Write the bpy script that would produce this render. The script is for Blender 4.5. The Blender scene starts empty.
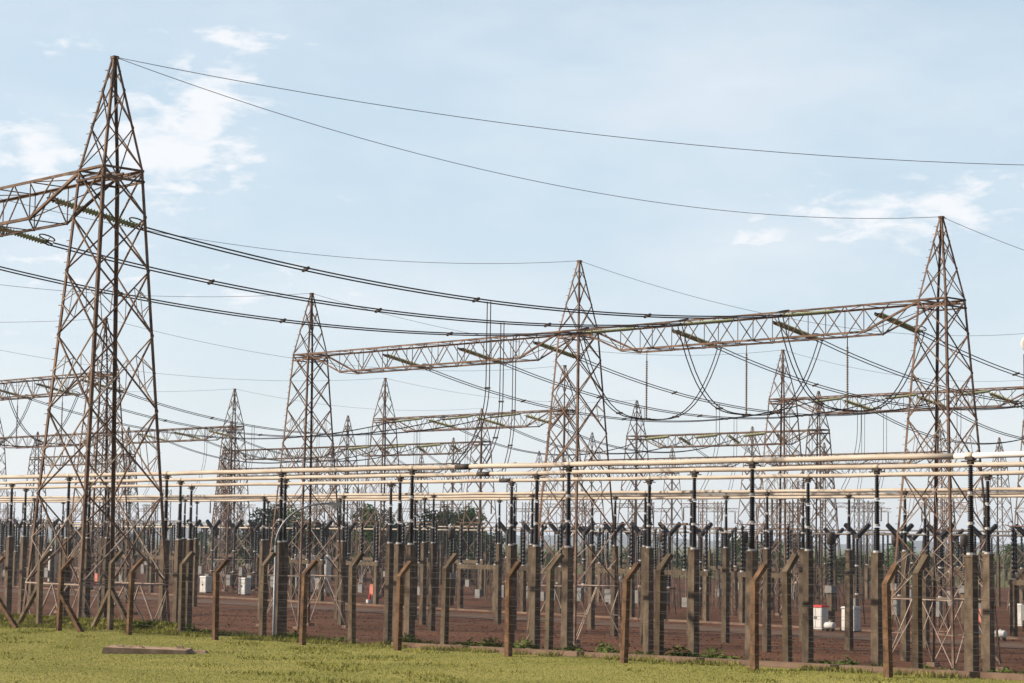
import bpy, math, random
from mathutils import Vector, Matrix
random.seed(7)
SC = bpy.context.scene
COL = SC.collection
# ------------------------------------------------------------------ camera frame
F = 2090.0; HC = 6.4
TH = math.atan(199.5/F); RO = math.atan(.0155); PHI = math.atan(F/(1982*math.cos(TH)))
s, c = math.sin(PHI), math.cos(PHI)
# world x runs along the bus bars (right and nearer), world y runs across them (right and farther)
CAM = Vector((0, 0, HC))
FW0 = Vector((-s, c, 0)); RT0 = Vector((c, s, 0)); UP = Vector((0, 0, 1))
FW = FW0*math.cos(TH) + UP*math.sin(TH)
U0 = UP*math.cos(TH) - FW0*math.sin(TH)
RT = RT0*math.cos(RO) + U0*math.sin(RO)
U = U0*math.cos(RO) - RT0*math.sin(RO)
def proj(p):
    d = Vector(p) - CAM; z = d.dot(FW)
    return 512 + F*d.dot(RT)/z, 341.5 - F*d.dot(U)/z
def ray(px, py):
    return FW + RT*((px-512)/F) - U*((py-341.5)/F)
def at_y(px, py, y):
    r = ray(px, py); return CAM + r*(y/r.y)
def x_at(px, y):                       # x of the point of the line y=const that shows in column px
    return at_y(px, 541, y).x
def at_z(px, py, z):
    r = ray(px, py); return CAM + r*((z-HC)/r.z)
# ------------------------------------------------------------------ materials
MATS = {}
def mat(name, col, rough=.8, metal=0, var=.25, scale=4, col2=None, bump=0, rnd=0, spec=.06, stretch=(1,1,1), detail=6):
    m = bpy.data.materials.new(name); m.use_nodes = True; nt = m.node_tree; N = nt.nodes; L = nt.links
    b = N['Principled BSDF']; b.inputs['Roughness'].default_value = rough; b.inputs['Metallic'].default_value = metal
    b.inputs['Specular IOR Level'].default_value = spec
    tc = N.new('ShaderNodeTexCoord'); mp = N.new('ShaderNodeMapping'); mp.inputs['Scale'].default_value = stretch
    oi = N.new('ShaderNodeObjectInfo'); add = N.new('ShaderNodeVectorMath'); add.operation = 'ADD'
    L.new(tc.outputs['Object'], mp.inputs['Vector']); L.new(mp.outputs['Vector'], add.inputs[0])
    rm = N.new('ShaderNodeMath'); rm.operation = 'MULTIPLY'; rm.inputs[1].default_value = 50
    L.new(oi.outputs['Random'], rm.inputs[0]); L.new(rm.outputs[0], add.inputs[1])
    nz = N.new('ShaderNodeTexNoise'); nz.inputs['Scale'].default_value = scale; nz.inputs['Detail'].default_value = detail
    nz.inputs['Roughness'].default_value = .65
    L.new(add.outputs[0], nz.inputs['Vector'])
    rp = N.new('ShaderNodeValToRGB'); rp.color_ramp.elements[0].position = .32; rp.color_ramp.elements[1].position = .68
    col = tuple(x*.76 for x in col); col2 = tuple(x*.72 for x in col2) if col2 else None
    if col2 is None: col2 = tuple(x*(1-var) for x in col); col = tuple(min(1, x*(1+var*.6)) for x in col)
    rp.color_ramp.elements[0].color = (*col2, 1); rp.color_ramp.elements[1].color = (*col, 1)
    L.new(nz.outputs['Fac'], rp.inputs['Fac'])
    out = rp.outputs['Color']
    if rnd:
        hv = N.new('ShaderNodeHueSaturation'); mr = N.new('ShaderNodeMapRange')
        mr.inputs['To Min'].default_value = 1-rnd; mr.inputs['To Max'].default_value = 1+rnd
        L.new(oi.outputs['Random'], mr.inputs['Value']); L.new(mr.outputs[0], hv.inputs['Value']); L.new(out, hv.inputs['Color'])
        out = hv.outputs['Color']
    L.new(out, b.inputs['Base Color'])
    if bump:
        bp = N.new('ShaderNodeBump'); bp.inputs['Strength'].default_value = bump; bp.inputs['Distance'].default_value = .03
        L.new(nz.outputs['Fac'], bp.inputs['Height']); L.new(bp.outputs[0], b.inputs['Normal'])
    MATS[name] = m
    return m
STEEL = mat('weathered_steel', (.26,.165,.115), .7, .0, col2=(.06,.037,.028), scale=1.3, rnd=.15)
STEEL_FAR = mat('grey_galvanised_steel', (.20,.14,.105), .75, 0, col2=(.095,.066,.052), scale=.8, rnd=.2)
CABLE = mat('cable_aluminium', (.075,.057,.052), .6, 0, var=.2)
WIRE = mat('fence_wire_steel', (.12,.10,.085), .7)
GALV = mat('pale_galvanised_steel', (.46,.36,.29), .65, 0, col2=(.24,.17,.13), scale=1.6, rnd=.15)
PIPE = mat('tarnished_tube', (.64,.55,.44), .5, 0, col2=(.45,.36,.27), scale=.9, stretch=(.5,3,3), bump=.02)
PIPE_NEW = mat('bright_aluminium_tube', (.74,.70,.66), .4, 0, var=.08, scale=1)
PORC = mat('brown_porcelain', (.010,.006,.0055), .38, 0, var=.3, scale=3, spec=.3)
FLANGE = mat('cement_flange', (.55,.52,.48), .6, 0, var=.15)
FITTING = mat('dark_clamp_metal', (.07,.055,.045), .55, .2)
CONC = mat('stained_concrete', (.175,.132,.09), .95, 0, col2=(.07,.049,.033), scale=3.2, bump=.4, rnd=.25, stretch=(1,1,.45))
CONC_RED = mat('red_dusted_concrete', (.20,.115,.066), .95, 0, col2=(.055,.032,.021), scale=4, bump=.5, rnd=.3, stretch=(1,1,.6))
CONC_PALE = mat('pale_concrete', (.26,.175,.125), .95, 0, col2=(.15,.095,.065), scale=1.5, bump=.4)
GLASS = mat('green_glass_insulator', (.34,.35,.19), .5, 0, var=.35, scale=6, spec=.15)
PEACH = mat('grey_polymer_insulator', (.22,.17,.13), .5, 0)
WHITE = mat('white_paint', (.60,.58,.54), .55, 0, var=.25, scale=1.2)
GREYP = mat('grey_paint', (.24,.23,.215), .5, 0, var=.12, scale=1.5)
GREYM = mat('galvanised_pole', (.24,.24,.245), .45, .3, var=.15)
RED = mat('red_paint', (.55,.04,.03), .5, 0, var=.15)
PINK = mat('faded_red_paint', (.62,.22,.16), .6, 0, var=.15)
LENS = mat('lamp_glass', (.5,.5,.48), .2, 0, var=.05)
LEAF = mat('weed_leaf', (.13,.17,.035), .7, 0, col2=(.06,.095,.018), scale=1.5, rnd=.3)
CROWN = mat('tree_leaf', (.075,.125,.022), .75, 0, col2=(.028,.055,.012), scale=.35, rnd=.25)
BARK = mat('bark', (.10,.07,.05), .9)
HILL = mat('far_forest', (.045,.06,.03), .95, 0, col2=(.03,.042,.02), scale=.01)
GRASS = mat('lawn_blade', (.325,.295,.073), .8, 0, col2=(.19,.20,.038), scale=.9, detail=5)
STONE = mat('slab_concrete', (.50,.35,.24), .95, 0, col2=(.26,.17,.11), scale=3, bump=.5)

def ground_mat(name, cols, scales, bump=.6, dist=.05, rough=.95):
    m = bpy.data.materials.new(name); m.use_nodes = True; nt = m.node_tree; N = nt.nodes; L = nt.links
    b = N['Principled BSDF']; b.inputs['Roughness'].default_value = rough; b.inputs['Specular IOR Level'].default_value = .1
    cols = [tuple(x*.76 for x in q) for q in cols]
    tc = N.new('ShaderNodeTexCoord')
    n1 = N.new('ShaderNodeTexNoise'); n1.inputs['Scale'].default_value = scales[0]; n1.inputs['Detail'].default_value = 8
    n2 = N.new('ShaderNodeTexNoise'); n2.inputs['Scale'].default_value = scales[1]; n2.inputs['Detail'].default_value = 6; n2.inputs['Roughness'].default_value = .7
    for n in (n1, n2): L.new(tc.outputs['Object'], n.inputs['Vector'])
    r1 = N.new('ShaderNodeValToRGB'); r1.color_ramp.elements[0].position = .38; r1.color_ramp.elements[1].position = .62
    r1.color_ramp.elements[0].color = (*cols[0], 1); r1.color_ramp.elements[1].color = (*cols[1], 1)
    r2 = N.new('ShaderNodeValToRGB'); r2.color_ramp.elements[0].position = .4; r2.color_ramp.elements[1].position = .65
    L.new(n1.outputs['Fac'], r1.inputs['Fac']); L.new(n2.outputs['Fac'], r2.inputs['Fac'])
    mx = N.new('ShaderNodeMix'); mx.data_type = 'RGBA'; L.new(r1.outputs['Color'], mx.inputs['A']); mx.inputs['B'].default_value = (*cols[2], 1)
    mf = N.new('ShaderNodeMath'); mf.operation = 'MULTIPLY'; mf.inputs[1].default_value = .6
    L.new(r2.outputs['Color'], mf.inputs[0]); L.new(mf.outputs[0], mx.inputs['Factor'])
    L.new(mx.outputs['Result'], b.inputs['Base Color'])
    bp = N.new('ShaderNodeBump'); bp.inputs['Strength'].default_value = bump; bp.inputs['Distance'].default_value = dist
    L.new(n2.outputs['Fac'], bp.inputs['Height']); L.new(bp.outputs[0], b.inputs['Normal'])
    return m
LAWN = ground_mat('mown_lawn', ((.195,.205,.038), (.30,.28,.07), (.37,.305,.105)), (.35, 5))
SOIL = ground_mat('red_laterite_soil', ((.105,.045,.022), (.16,.069,.035), (.05,.021,.011)), (.12, 2.2), .8, .08)
ROADM = ground_mat('dusty_asphalt', ((.12,.078,.055), (.155,.10,.07), (.12,.06,.036)), (.3, 3), .3)
FIELD = ground_mat('far_pasture', ((.11,.125,.035), (.16,.15,.05), (.07,.09,.03)), (.02, .2), .3)

# ------------------------------------------------------------------ mesh helpers
class MB:
    def __init__(self): self.v = []; self.f = []; self.smooth = False
    def quadbox(self, pts):                       # 8 points: bottom ring 0-3, top ring 4-7
        n = len(self.v); self.v += [tuple(p) for p in pts]
        for q in ((0,3,2,1),(4,5,6,7),(0,1,5,4),(1,2,6,5),(2,3,7,6),(3,0,4,7)): self.f.append(tuple(n+i for i in q))
    def box(self, x0, x1, y0, y1, z0, z1):
        self.quadbox([(x0,y0,z0),(x1,y0,z0),(x1,y1,z0),(x0,y1,z0),(x0,y0,z1),(x1,y0,z1),(x1,y1,z1),(x0,y1,z1)]); return self
    def taper(self, cx, cy, z0, z1, w0, w1, d0=None, d1=None):
        d0 = d0 or w0; d1 = d1 or w1
        r = lambda w, d, z: [(cx-w/2,cy-d/2,z),(cx+w/2,cy-d/2,z),(cx+w/2,cy+d/2,z),(cx-w/2,cy+d/2,z)]
        self.quadbox(r(w0,d0,z0)+r(w1,d1,z1)); return self
    def bar(self, p, q, w, h=None):
        p = Vector(p); q = Vector(q); d = q-p
        if d.length < 1e-6: return self
        d.normalize(); a = d.cross(UP)
        if a.length < .05: a = d.cross(Vector((1,0,0)))
        a.normalize(); b = a.cross(d); a = a*(w/2); b = b*((h or w)/2)
        r = lambda o: [o-a-b, o+a-b, o+a+b, o-a+b]
        self.quadbox(r(p)+r(q)); return self
    def tube(self, pts, r, seg=6, cap=True):
        pts = [Vector(p) for p in pts]; n = len(self.v); up = None
        rr = r if isinstance(r, (list, tuple)) else [r]*len(pts)
        for i, p in enumerate(pts):
            d = (pts[min(i+1,len(pts)-1)] - pts[max(i-1,0)]).normalized()
            if up is None:
                up = UP if abs(d.z) < .9 else Vector((1,0,0))
            a = d.cross(up); a.normalize(); b = a.cross(d); up = b
            for k in range(seg):
                t = 2*math.pi*k/seg; self.v.append(tuple(p + a*math.cos(t)*rr[i] + b*math.sin(t)*rr[i]))
        for i in range(len(pts)-1):
            for k in range(seg):
                k2 = (k+1) % seg; self.f.append((n+i*seg+k, n+i*seg+k2, n+(i+1)*seg+k2, n+(i+1)*seg+k))
        if cap:
            self.f.append(tuple(n+k for k in range(seg))[::-1]); m = n+(len(pts)-1)*seg; self.f.append(tuple(m+k for k in range(seg)))
        return self
    def lathe(self, prof, cx=0, cy=0, seg=10, axis='z', M=None):
        n = len(self.v)
        for (r, z) in prof:
            for k in range(seg):
                t = 2*math.pi*k/seg; p = Vector((r*math.cos(t), r*math.sin(t), z))
                if axis == 'x': p = Vector((z, p.x, p.y))
                p += Vector((cx, cy, 0))
                if M: p = M @ p
                self.v.append(tuple(p))
        for i in range(len(prof)-1):
            for k in range(seg):
                k2 = (k+1) % seg; self.f.append((n+i*seg+k, n+i*seg+k2, n+(i+1)*seg+k2, n+(i+1)*seg+k))
        self.f.append(tuple(n+k for k in range(seg))[::-1]); m = n+(len(prof)-1)*seg; self.f.append(tuple(m+k for k in range(seg)))
        return self
    def torus(self, cen, R, r, nrm, seg=20, sg=5):
        nrm = Vector(nrm).normalized(); a = nrm.orthogonal().normalized(); b = nrm.cross(a)
        pts = [Vector(cen)+a*R*math.cos(2*math.pi*i/seg)+b*R*math.sin(2*math.pi*i/seg) for i in range(seg)]
        n = len(self.v)
        for i, p in enumerate(pts):
            o = (p-Vector(cen)).normalized()
            for k in range(sg):
                t = 2*math.pi*k/sg; self.v.append(tuple(p+o*math.cos(t)*r+nrm*math.sin(t)*r))
        for i in range(seg):
            for k in range(sg):
                self.f.append((n+i*sg+k, n+((i+1)%seg)*sg+k, n+((i+1)%seg)*sg+(k+1)%sg, n+i*sg+(k+1)%sg))
        return self
    def angle(self, p, q, dx, dy, w, t):          # steel angle: heel on p-q, flanges towards dx and dy
        p = Vector(p); q = Vector(q); dx = Vector(dx); dy = Vector(dy)
        cs = [(0,0),(w,0),(w,t),(t,t),(t,w),(0,w)]
        n = len(self.v)
        for o in (p, q):
            for (a, b) in cs: self.v.append(tuple(o+dx*a+dy*b))
        for k in range(6): self.f.append((n+k, n+(k+1)%6, n+6+(k+1)%6, n+6+k))
        self.f.append((n,n+1,n+2,n+3)); self.f.append((n,n+3,n+4,n+5)); self.f.append((n+6,n+9,n+8,n+7)); self.f.append((n+6,n+11,n+10,n+9))
        return self
    def shift(self, d): 
        d = Vector(d); self.v = [tuple(Vector(p)-d) for p in self.v]; return self
    def mesh(self, name, m):
        me = bpy.data.meshes.new(name); me.from_pydata(self.v, [], self.f)
        import bmesh
        bm = bmesh.new(); bm.from_mesh(me); bmesh.ops.recalc_face_normals(bm, faces=bm.faces); bm.to_mesh(me); bm.free()
        if self.smooth:
            for p in me.polygons: p.use_smooth = True
        me.materials.append(m); return me
def S(mb): mb.smooth = True; return mb
def obj(name, mb, m, parent=None, loc=None):
    me = mb if isinstance(mb, bpy.types.Mesh) else mb.mesh(name, m)
    o = bpy.data.objects.new(name, me); COL.objects.link(o)
    if parent: o.parent = parent
    if loc is not None: o.location = loc
    return o
def tag(o, label, cat, group=None, kind=None):
    if label: o['label'] = label
    if cat: o['category'] = cat
    if group: o['group'] = group
    if kind: o['kind'] = kind
    return o
def thing(name, label, cat, loc=(0,0,0), rz=0, group=None):
    o = bpy.data.objects.new(name, None); COL.objects.link(o); o.empty_display_size = .3
    o.location = loc; o.rotation_euler = (0,0,rz)
    return tag(o, label, cat, group)
def struct(name, mb, m):
    o = obj(name, mb, m); o['kind'] = 'structure'; return o
def copy_tree(o, parent=None):
    k = o.copy(); COL.objects.link(k)
    if parent: k.parent = parent
    for ch in list(o.children): copy_tree(ch, k)
    return k
ORD = ['first','second','third','fourth','fifth','sixth','seventh','eighth','ninth','tenth','eleventh','twelfth','thirteenth','fourteenth','fifteenth',
       'sixteenth','seventeenth','eighteenth','nineteenth','twentieth']
ORD += ['twenty-'+o for o in ORD[:9]] + ['thirtieth'] + ['thirty-'+o for o in ORD[:9]]
def ordinal(i): return ORD[i] if i < len(ORD) else 'last'
def place(px, n): return f'{ordinal(n-1)} from the left' if 0 < px < 1024 else 'outside the '+('left' if px <= 0 else 'right')+' edge'
class Proto:                                     # first use moves the original, later uses copy it
    def __init__(self, build): self.build = build; self.o = None; self.used = False
    def put(self, loc, label, group=None, rz=0):
        if self.o is None: self.o = self.build(); o = self.o
        else: o = copy_tree(self.o)
        o.location = loc; o.rotation_euler = (0,0,rz)
        o['label'] = label
        if group: o['group'] = group
        elif 'group' in o: del o['group']
        return o

# ------------------------------------------------------------------ terrain
YF = 36.0; YF2 = 37.7                          # reddish front fence row, paler back fence row
def sm(t): t = max(0, min(1, t)); return t*t*(3-2*t)
def lawn_z(x): x = max(-95, min(10, x)); return 3.52 + .0125*(x+40) + .00008*(x+40)**2*(1 if x < -40 else 0)
def ground_z(x, y):
    l = lawn_z(x)
    berm = .42*sm((-x-54.5)/2.5)*sm((y-38.0)/1.0)*sm((40.2-y)/.9)
    base = .6*sm((60-y)/14)
    return base + (l-base)*(1-sm((y-38.4)/2.6)) + berm if y > 38 else l
lawn = MB(); xs = [-600,-300,-160] + [-120+1.5*i for i in range(90)] + [40,120,400]; ys = [-300,-120,-50,-20,0] + [8+1.5*i for i in range(20)] + [38.0]
def sheet(mb, xs, ys, fz):
    n = len(mb.v)
    for y in ys:
        for x in xs: mb.v.append((x, y, fz(x,y)))
    w = len(xs)
    for j in range(len(ys)-1):
        for i in range(w-1): mb.f.append((n+j*w+i, n+j*w+i+1, n+(j+1)*w+i+1, n+(j+1)*w+i))
    return S(mb)
struct('lawn', sheet(lawn, xs, ys, lambda x, y: lawn_z(x) ), LAWN)
yard = MB(); xs2 = [-620,-400,-250] + [-200+2*i for i in range(110)] + [60, 200]
ys2 = [38.0+.35*i for i in range(12)] + [43,46,50,55,60,62,70,90,120,160,200,250,300]
def yz(x, y):
    return ground_z(x, y) + (.02*math.sin(x*1.3)*math.sin(y) if 39 < y < 45 else 0)
struct('yard_ground', sheet(yard, xs2, ys2, yz), SOIL)
# grassy bank just behind the left part of the fence, lying over the soil
bank = MB(); sheet(bank, [-130+1.5*i for i in range(50)] + [-55.3], [38.0+.25*i for i in range(9)], lambda x, y: yz(x, y)+.012)
struct('grass_bank', bank, LAWN)
road = MB(); sheet(road, [-620]+[-300+20*i for i in range(20)]+[120], [117,120,124.5], lambda x, y: .02)
struct('service_road', road, ROADM)
kerb2 = MB().box(-600, 100, 129.2, 129.45, -.1, .16)
o = struct('road_kerb', kerb2, CONC_PALE)
field = MB(); sheet(field, [-16000,-3000,-1200,-600,0,600,2000,12000], [-600,0,300,800,2000,4500,16000], lambda x, y: -.35)
struct('field', field, FIELD)
# far ridge of low wooded hills
hill = MB(); R0 = 5600
rows = []
for j, (dr, fh) in enumerate(((0,0),(220,.6),(460,1),(720,.7),(1000,0))):
    for i in range(81):
        px = -300 + i*20; d = ray(px, 541); d.z = 0; d.normalize()
        h = 44 - 24*sm((px-50)/700) + 5*math.sin(i*.31)+4*math.sin(i*.83+1)+2.2*math.sin(i*2.1)
        p = d*(R0+dr); hill.v.append((p.x, p.y, -.5 + h*fh))
for j in range(4):
    for i in range(80): hill.f.append((j*81+i, j*81+i+1, (j+1)*81+i+1, (j+1)*81+i))
struct('hills', S(hill), HILL)

# ------------------------------------------------------------------ lattice towers
T = 24.05; ZB = 19.6; WB = 2.17; WT = .9
def hw(z): return WB + (WT-WB)*z/ZB if z <= ZB else WT*(1-(z-ZB)/(T-ZB)) + .09*(z-ZB)/(T-ZB)
CORN = [(-1,-1),(1,-1),(1,1),(-1,1)]
def cn(k, z): h = hw(z); return Vector((CORN[k%4][0]*h, CORN[k%4][1]*h, z))
LV = [0, 3.7, 7.1, 10.3, 13.2, 15.7, 17.8, ZB]
def face_mb(k, leg_d=.051, red=True, mb=None, sec=None):
    b = mb or MB(); e = sec or b; A = lambda z: cn(k, z); B = lambda z: cn(k+1, z)
    mid = (A(LV[1])+B(LV[1]))/2
    e.bar(A(.15), mid, leg_d); e.bar(B(.15), mid, leg_d); e.bar(A(LV[1]), B(LV[1]), leg_d)
    if red:
        for P in (A, B):
            q = P(.15)*.5+mid*.5
            e.bar(P(1.9), q, leg_d*.6); e.bar(P(LV[1]*.98), q, leg_d*.6)
    for i in range(1, 7):
        z0, z1 = LV[i], LV[i+1]
        (e if i < 4 else b).bar(A(z0), B(z1), leg_d*(1 if i > 3 else .9)); b.bar(B(z0), A(z1), leg_d*1.1)
        if red and i < 5:
            zm = (z0+z1)/2
            for P, Q in ((A, B), (B, A)):
                e.bar(P(zm), P(z0)*.72+Q(z1)*.28, leg_d*.55); e.bar(P(zm), P(z1)*.72+Q(z0)*.28, leg_d*.55)
                e.bar(P(z0)*.72+Q(z1)*.28, P(z1)*.72+Q(z0)*.28, leg_d*.5)
    for z in (ZB, ZB-.42): b.bar(A(z), B(z), leg_d*1.6)
    up = [ZB, ZB+1.7, ZB+3.2, T-.15]
    for i in range(2):
        b.bar(A(up[i]), B(up[i+1]), leg_d*.8); b.bar(B(up[i]), A(up[i+1]), leg_d*.8)
    b.bar(A(up[2]), B(T-.5), leg_d*.7)
    return b
def leg_mb(k, w=.125, t=.025):
    b = MB(); sx, sy = CORN[k]
    b.angle(cn(k,-.4), cn(k,ZB), (-sx,0,0), (0,-sy,0), w, t); b.angle(cn(k,ZB), cn(k,T), (-sx,0,0), (0,-sy,0), w*.8, t)
    return b
def build_tower():
    r = thing('lattice_tower', '', 'tower')
    for k in range(4):
        lb = leg_mb(k)
        if k == 0:
            for i in range(50):
                p = cn(0, 3+.42*i); lb.bar(p+Vector((.05,.01,0)), p+Vector((-.16,-.02 if i % 2 else .02,0)), .026)
        obj('leg', lb, STEEL, r)
    for k in range(4):
        e = MB(); obj('bracing', face_mb(k, sec=e), STEEL, r); obj('secondary_bracing', e, GALV, r)
    for k in range(4):
        f = MB(); p = cn(k, 0); f.taper(p.x, p.y, -.9, .22, .75, .5); obj('footing', f, CONC_PALE, r)
    d = MB(); 
    for q in range(5):
        y = -.7+.35*q; d.bar((-WT,y,ZB-.2),(WT,y,ZB-.2),.07)
    obj('cross_frame', d, STEEL, r)
    cp = MB().box(-.13,.13,-.12,.12,T-.04,T+.08); cp.bar((-.1,0,T+.03),(.3,0,T-.05),.05); obj('peak_cap', cp, STEEL, r)
    return r
TOWER = Proto(build_tower)
def build_far_tower():
    b = MB()
    for k in range(4):
        face_mb(k, .07, False, b)
        l = leg_mb(k, .13, .04); n = len(b.v); b.v += l.v; b.f += [tuple(n+i for i in f) for f in l.f]
    return tag(obj('lattice_tower', b, STEEL_FAR), '', 'tower')
FARTOWER = Proto(build_far_tower)
# ------------------------------------------------------------------ rows of gantries
DA = 27.37; A0 = -65.05
XK = [A0 - DA*k for k in range(14)]
XL = [-69.0, -96.0, -123.0]
YL, Y1 = 43.6, 93.0
Y2 = 148.0; Y3 = 189.5; Y4 = 241.0; Y5 = 285.0
def on_line(y, pxs): return [x_at(p, y) for p in pxs]
X2 = {k: x for k, x in zip(range(1,7), on_line(Y2, [1055,784,563,383,231,102]))}
d2 = (X2[1]-X2[6])/5
X2 = {k: X2[1]-d2*(k-1) for k in range(0,9)}
def fit(y, lo, hi, klo, khi):
    xa, xb = x_at(lo, y), x_at(hi, y); d = (xa-xb)/(khi-klo)
    return {k: xa-d*(k-klo) for k in range(klo-1, khi+3)}
X3 = fit(Y3, 1036, 228, 2, 7)
X4 = fit(Y4, 940, 330, 4, 8)
X5 = fit(Y5, 1000, 420, 4, 8)
# beams: each spans two towers
DEP = 1.55
def beam_faces(L, wy=WT, ch=.12, la=.055, n=10):
    tp = 3.6; x0, x1 = WT, L-WT
    top = [Vector((x0+(x1-x0)*i/n, 0, ZB)) for i in range(n+1)]
    def zb(x): 
        t = min((x-x0)/tp, (x1-x)/tp, 1); return ZB-.12-(DEP-.12)*t
    xb = sorted([x0, x0+tp, x1-tp, x1] + [x0+tp+(x1-x0-2*tp)*i/(n-3) for i in range(1, n-3)])
    return x0, x1, tp, zb, xb
def build_beam(L, parts=True, m=None):
    m = m or STEEL
    ch, la = (.115, .045) if parts else (.13, .065)
    x0, x1, tp, zb, xb = beam_faces(L)
    one = MB()
    r = thing('gantry_beam', '', 'gantry beam') if parts else None
    def emit(name, mb):
        if parts: obj(name, mb, m, r)
        else: n = len(one.v); one.v.extend(mb.v); one.f.extend([tuple(n+i for i in f) for f in mb.f])
    for sy in (-1, 1):
        emit('top_chord', MB().angle((-WT if True else x0,sy*WT,ZB+.03),(L+WT,sy*WT,ZB+.03),(0,-sy,0),(0,0,-1),ch,.03))
        b = MB()
        for i in range(len(xb)-1): b.angle((xb[i],sy*WT,zb(xb[i])),(xb[i+1],sy*WT,zb(xb[i+1])),(0,-sy,0),(0,0,1),ch,.03)
        emit('bottom_chord', b)
        b = MB(); y = sy*(WT-.03)
        for i in range(len(xb)-1):
            xa, xc = xb[i], xb[i+1]; xm = (xa+xc)/2
            b.bar((xa,y,zb(xa)),(xm,y,ZB),la); b.bar((xm,y,ZB),(xc,y,zb(xc)),la)
            if 0 < i: b.bar((xa,y,zb(xa)),(xa,y,ZB),la*.8)
        emit('side_lacing', b)
    for nm, zz in (('top_lacing', lambda x: ZB-.04), ('bottom_lacing', zb)):
        b = MB(); sg = 1
        for i in range(len(xb)-1):
            b.bar((xb[i],-sg*WT,zz(xb[i])),(xb[i+1],sg*WT,zz(xb[i+1])),la*.8); sg = -sg
            b.bar((xb[i],-WT,zz(xb[i])),(xb[i],WT,zz(xb[i])),la*.9)
        emit(nm, b)
    if not parts: r = tag(obj('gantry_beam', one, m), '', 'gantry beam')
    return r
BEAM = Proto(lambda: build_beam(DA)); BEAML = Proto(lambda: build_beam(27.0))
def pxn(x, y): return proj((x, y, 10))[0]
def vis(x, y, m=30): return -m < pxn(x, y) < 1024+m
# ------------------------------------------------------------------ strings and cables
SL = 4.5
def disc_profile(n, L, R, r, z0=0):
    p = [(r, z0)]
    for i in range(n):
        z = z0 + L*(i+.15)/n; h = L/n
        p += [(r, z), (R, z+h*.25), (R*.82, z+h*.42), (r, z+h*.55)]
    p.append((r, z0+L)); return p
def build_string():                              # lies along +x from the beam (0) to the conductor (SL)
    r = thing('insulator_string', '', 'insulator')
    for sy in (-.17, .17):
        b = MB().lathe(disc_profile(27, SL-.65, .11, .045, .33), 0, 0, 8, 'x'); b.v = [(x, y+sy, z) for x, y, z in b.v]
        obj('insulator', S(b), GLASS, r)
    b = MB().box(.25,.36,-.24,.24,-.04,.04); b.bar((0,0,0),(.28,0,0),.06); obj('yoke_plate', b, FITTING, r)
    b = MB().box(SL-.34,SL-.24,-.26,.26,-.04,.04); b.bar((SL-.3,-.17,0),(SL,-.17,-.05),.06); b.bar((SL-.3,.17,0),(SL,.17,-.05),.06); obj('line_clamp', b, FITTING, r)
    b = MB().torus((SL-.25,0,.22),.36,.034,(.15,0,1)); b.bar((SL-.25,0,0),(SL-.25,.34,.22),.025); b.bar((SL-.25,0,0),(SL-.25,-.34,.22),.025); obj('grading_ring', b, FITTING, r)
    return r
STRING = Proto(build_string)
def build_far_string():
    b = MB().lathe(disc_profile(14, SL-.6, .2, .06, .3), 0, 0, 6, 'x'); b.bar((0,0,0),(SL,0,0),.06)
    return tag(obj('insulator_string', b, GLASS), '', 'insulator')
FARSTRING = Proto(build_far_string)
def put_string(P, p, q, label, group):
    o = P.put(p, label, group); d = (Vector(q)-Vector(p))
    o.rotation_euler = (0, math.atan2(-d.z, math.hypot(d.x, d.y)), math.atan2(d.y, d.x)); return o
def sagline(p, q, sag, n=20):
    p = Vector(p); q = Vector(q)
    return [p.lerp(q, i/n) - UP*(sag*4*(i/n)*(1-i/n)) for i in range(n+1)]
def twin(name, label, cat, pts, sep, r, group=None, spacers=(), m=None, off=None):
    t = thing(name, label, cat, pts[0], 0, group)
    off = Vector(off) if off is not None else Vector((1,0,0))
    for sg in (-1, 1):
        obj('cable', S(MB().tube([p-pts[0]+off*(sg*sep/2) for p in pts], r, 5)), m or CABLE, t)
    for i in spacers:
        p = pts[i]-pts[0]; obj('spacer', MB().bar(p-off*sep*.75, p+off*sep*.75, r*3.2), FITTING, t)
    return t
def single(name, label, cat, pts, r, group=None, m=None):
    p0 = pts[0]; return tag(obj(name, S(MB().tube([p-p0 for p in pts], r, 5)), m or CABLE, None, p0), label, cat, group)

# place towers -----------------------------------------------------
def tower_label(row, px):
    return None
TOWER.put((XL[0], YL, .85), 'tallest rusty lattice tower at the left edge with a beam running out of frame', 'steel lattice towers of the substation')
for x in XL[1:]: pass
g1 = {0: 'rusty lattice tower at the right whose peak takes an earth wire from the tallest tower',
      1: 'rusty lattice tower in the middle, between the two beams of the front gantry',
      2: 'rusty lattice tower at the left end of the front gantry beams, left of the centre',
      3: 'rusty lattice tower seen through the legs of the tallest left tower'}
GT = 'steel lattice towers of the substation'
for k in (0,1,2,3): TOWER.put((XK[k], Y1, 0), g1[k], GT)
g2n = {2: 'second row lattice tower just left of the right front tower', 3: 'second row lattice tower standing behind the middle front tower',
       4: 'second row lattice tower with a beam reaching right, left of the middle front tower', 5: 'second row lattice tower ending a far beam, standing right of the tallest tower',
       6: 'second row lattice tower low behind the right leg of the tallest tower', 7: 'second row lattice tower at the left edge behind the tallest tower'}
for k, x in X2.items():
    if k in g2n and vis(x, Y2, 25): TOWER.put((x, Y2, 0), g2n[k], GT)
for nm, X, Y in (('third', X3, Y3), ('fourth', X4, Y4), ('fifth', X5, Y5)):
    vs = sorted([(pxn(x, Y), x) for k, x in X.items() if vis(x, Y, 12)])
    for i, (px, x) in enumerate(vs):
        FARTOWER.put((x, Y, 0), f'small distant lattice tower, {ordinal(i)} from the left in the {nm} row back', 'distant lattice towers')
GB = 'lattice gantry beams'
BEAML.put((XL[1], YL, .85), 'large rusty lattice beam running left out of frame from the tallest tower', GB)
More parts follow.
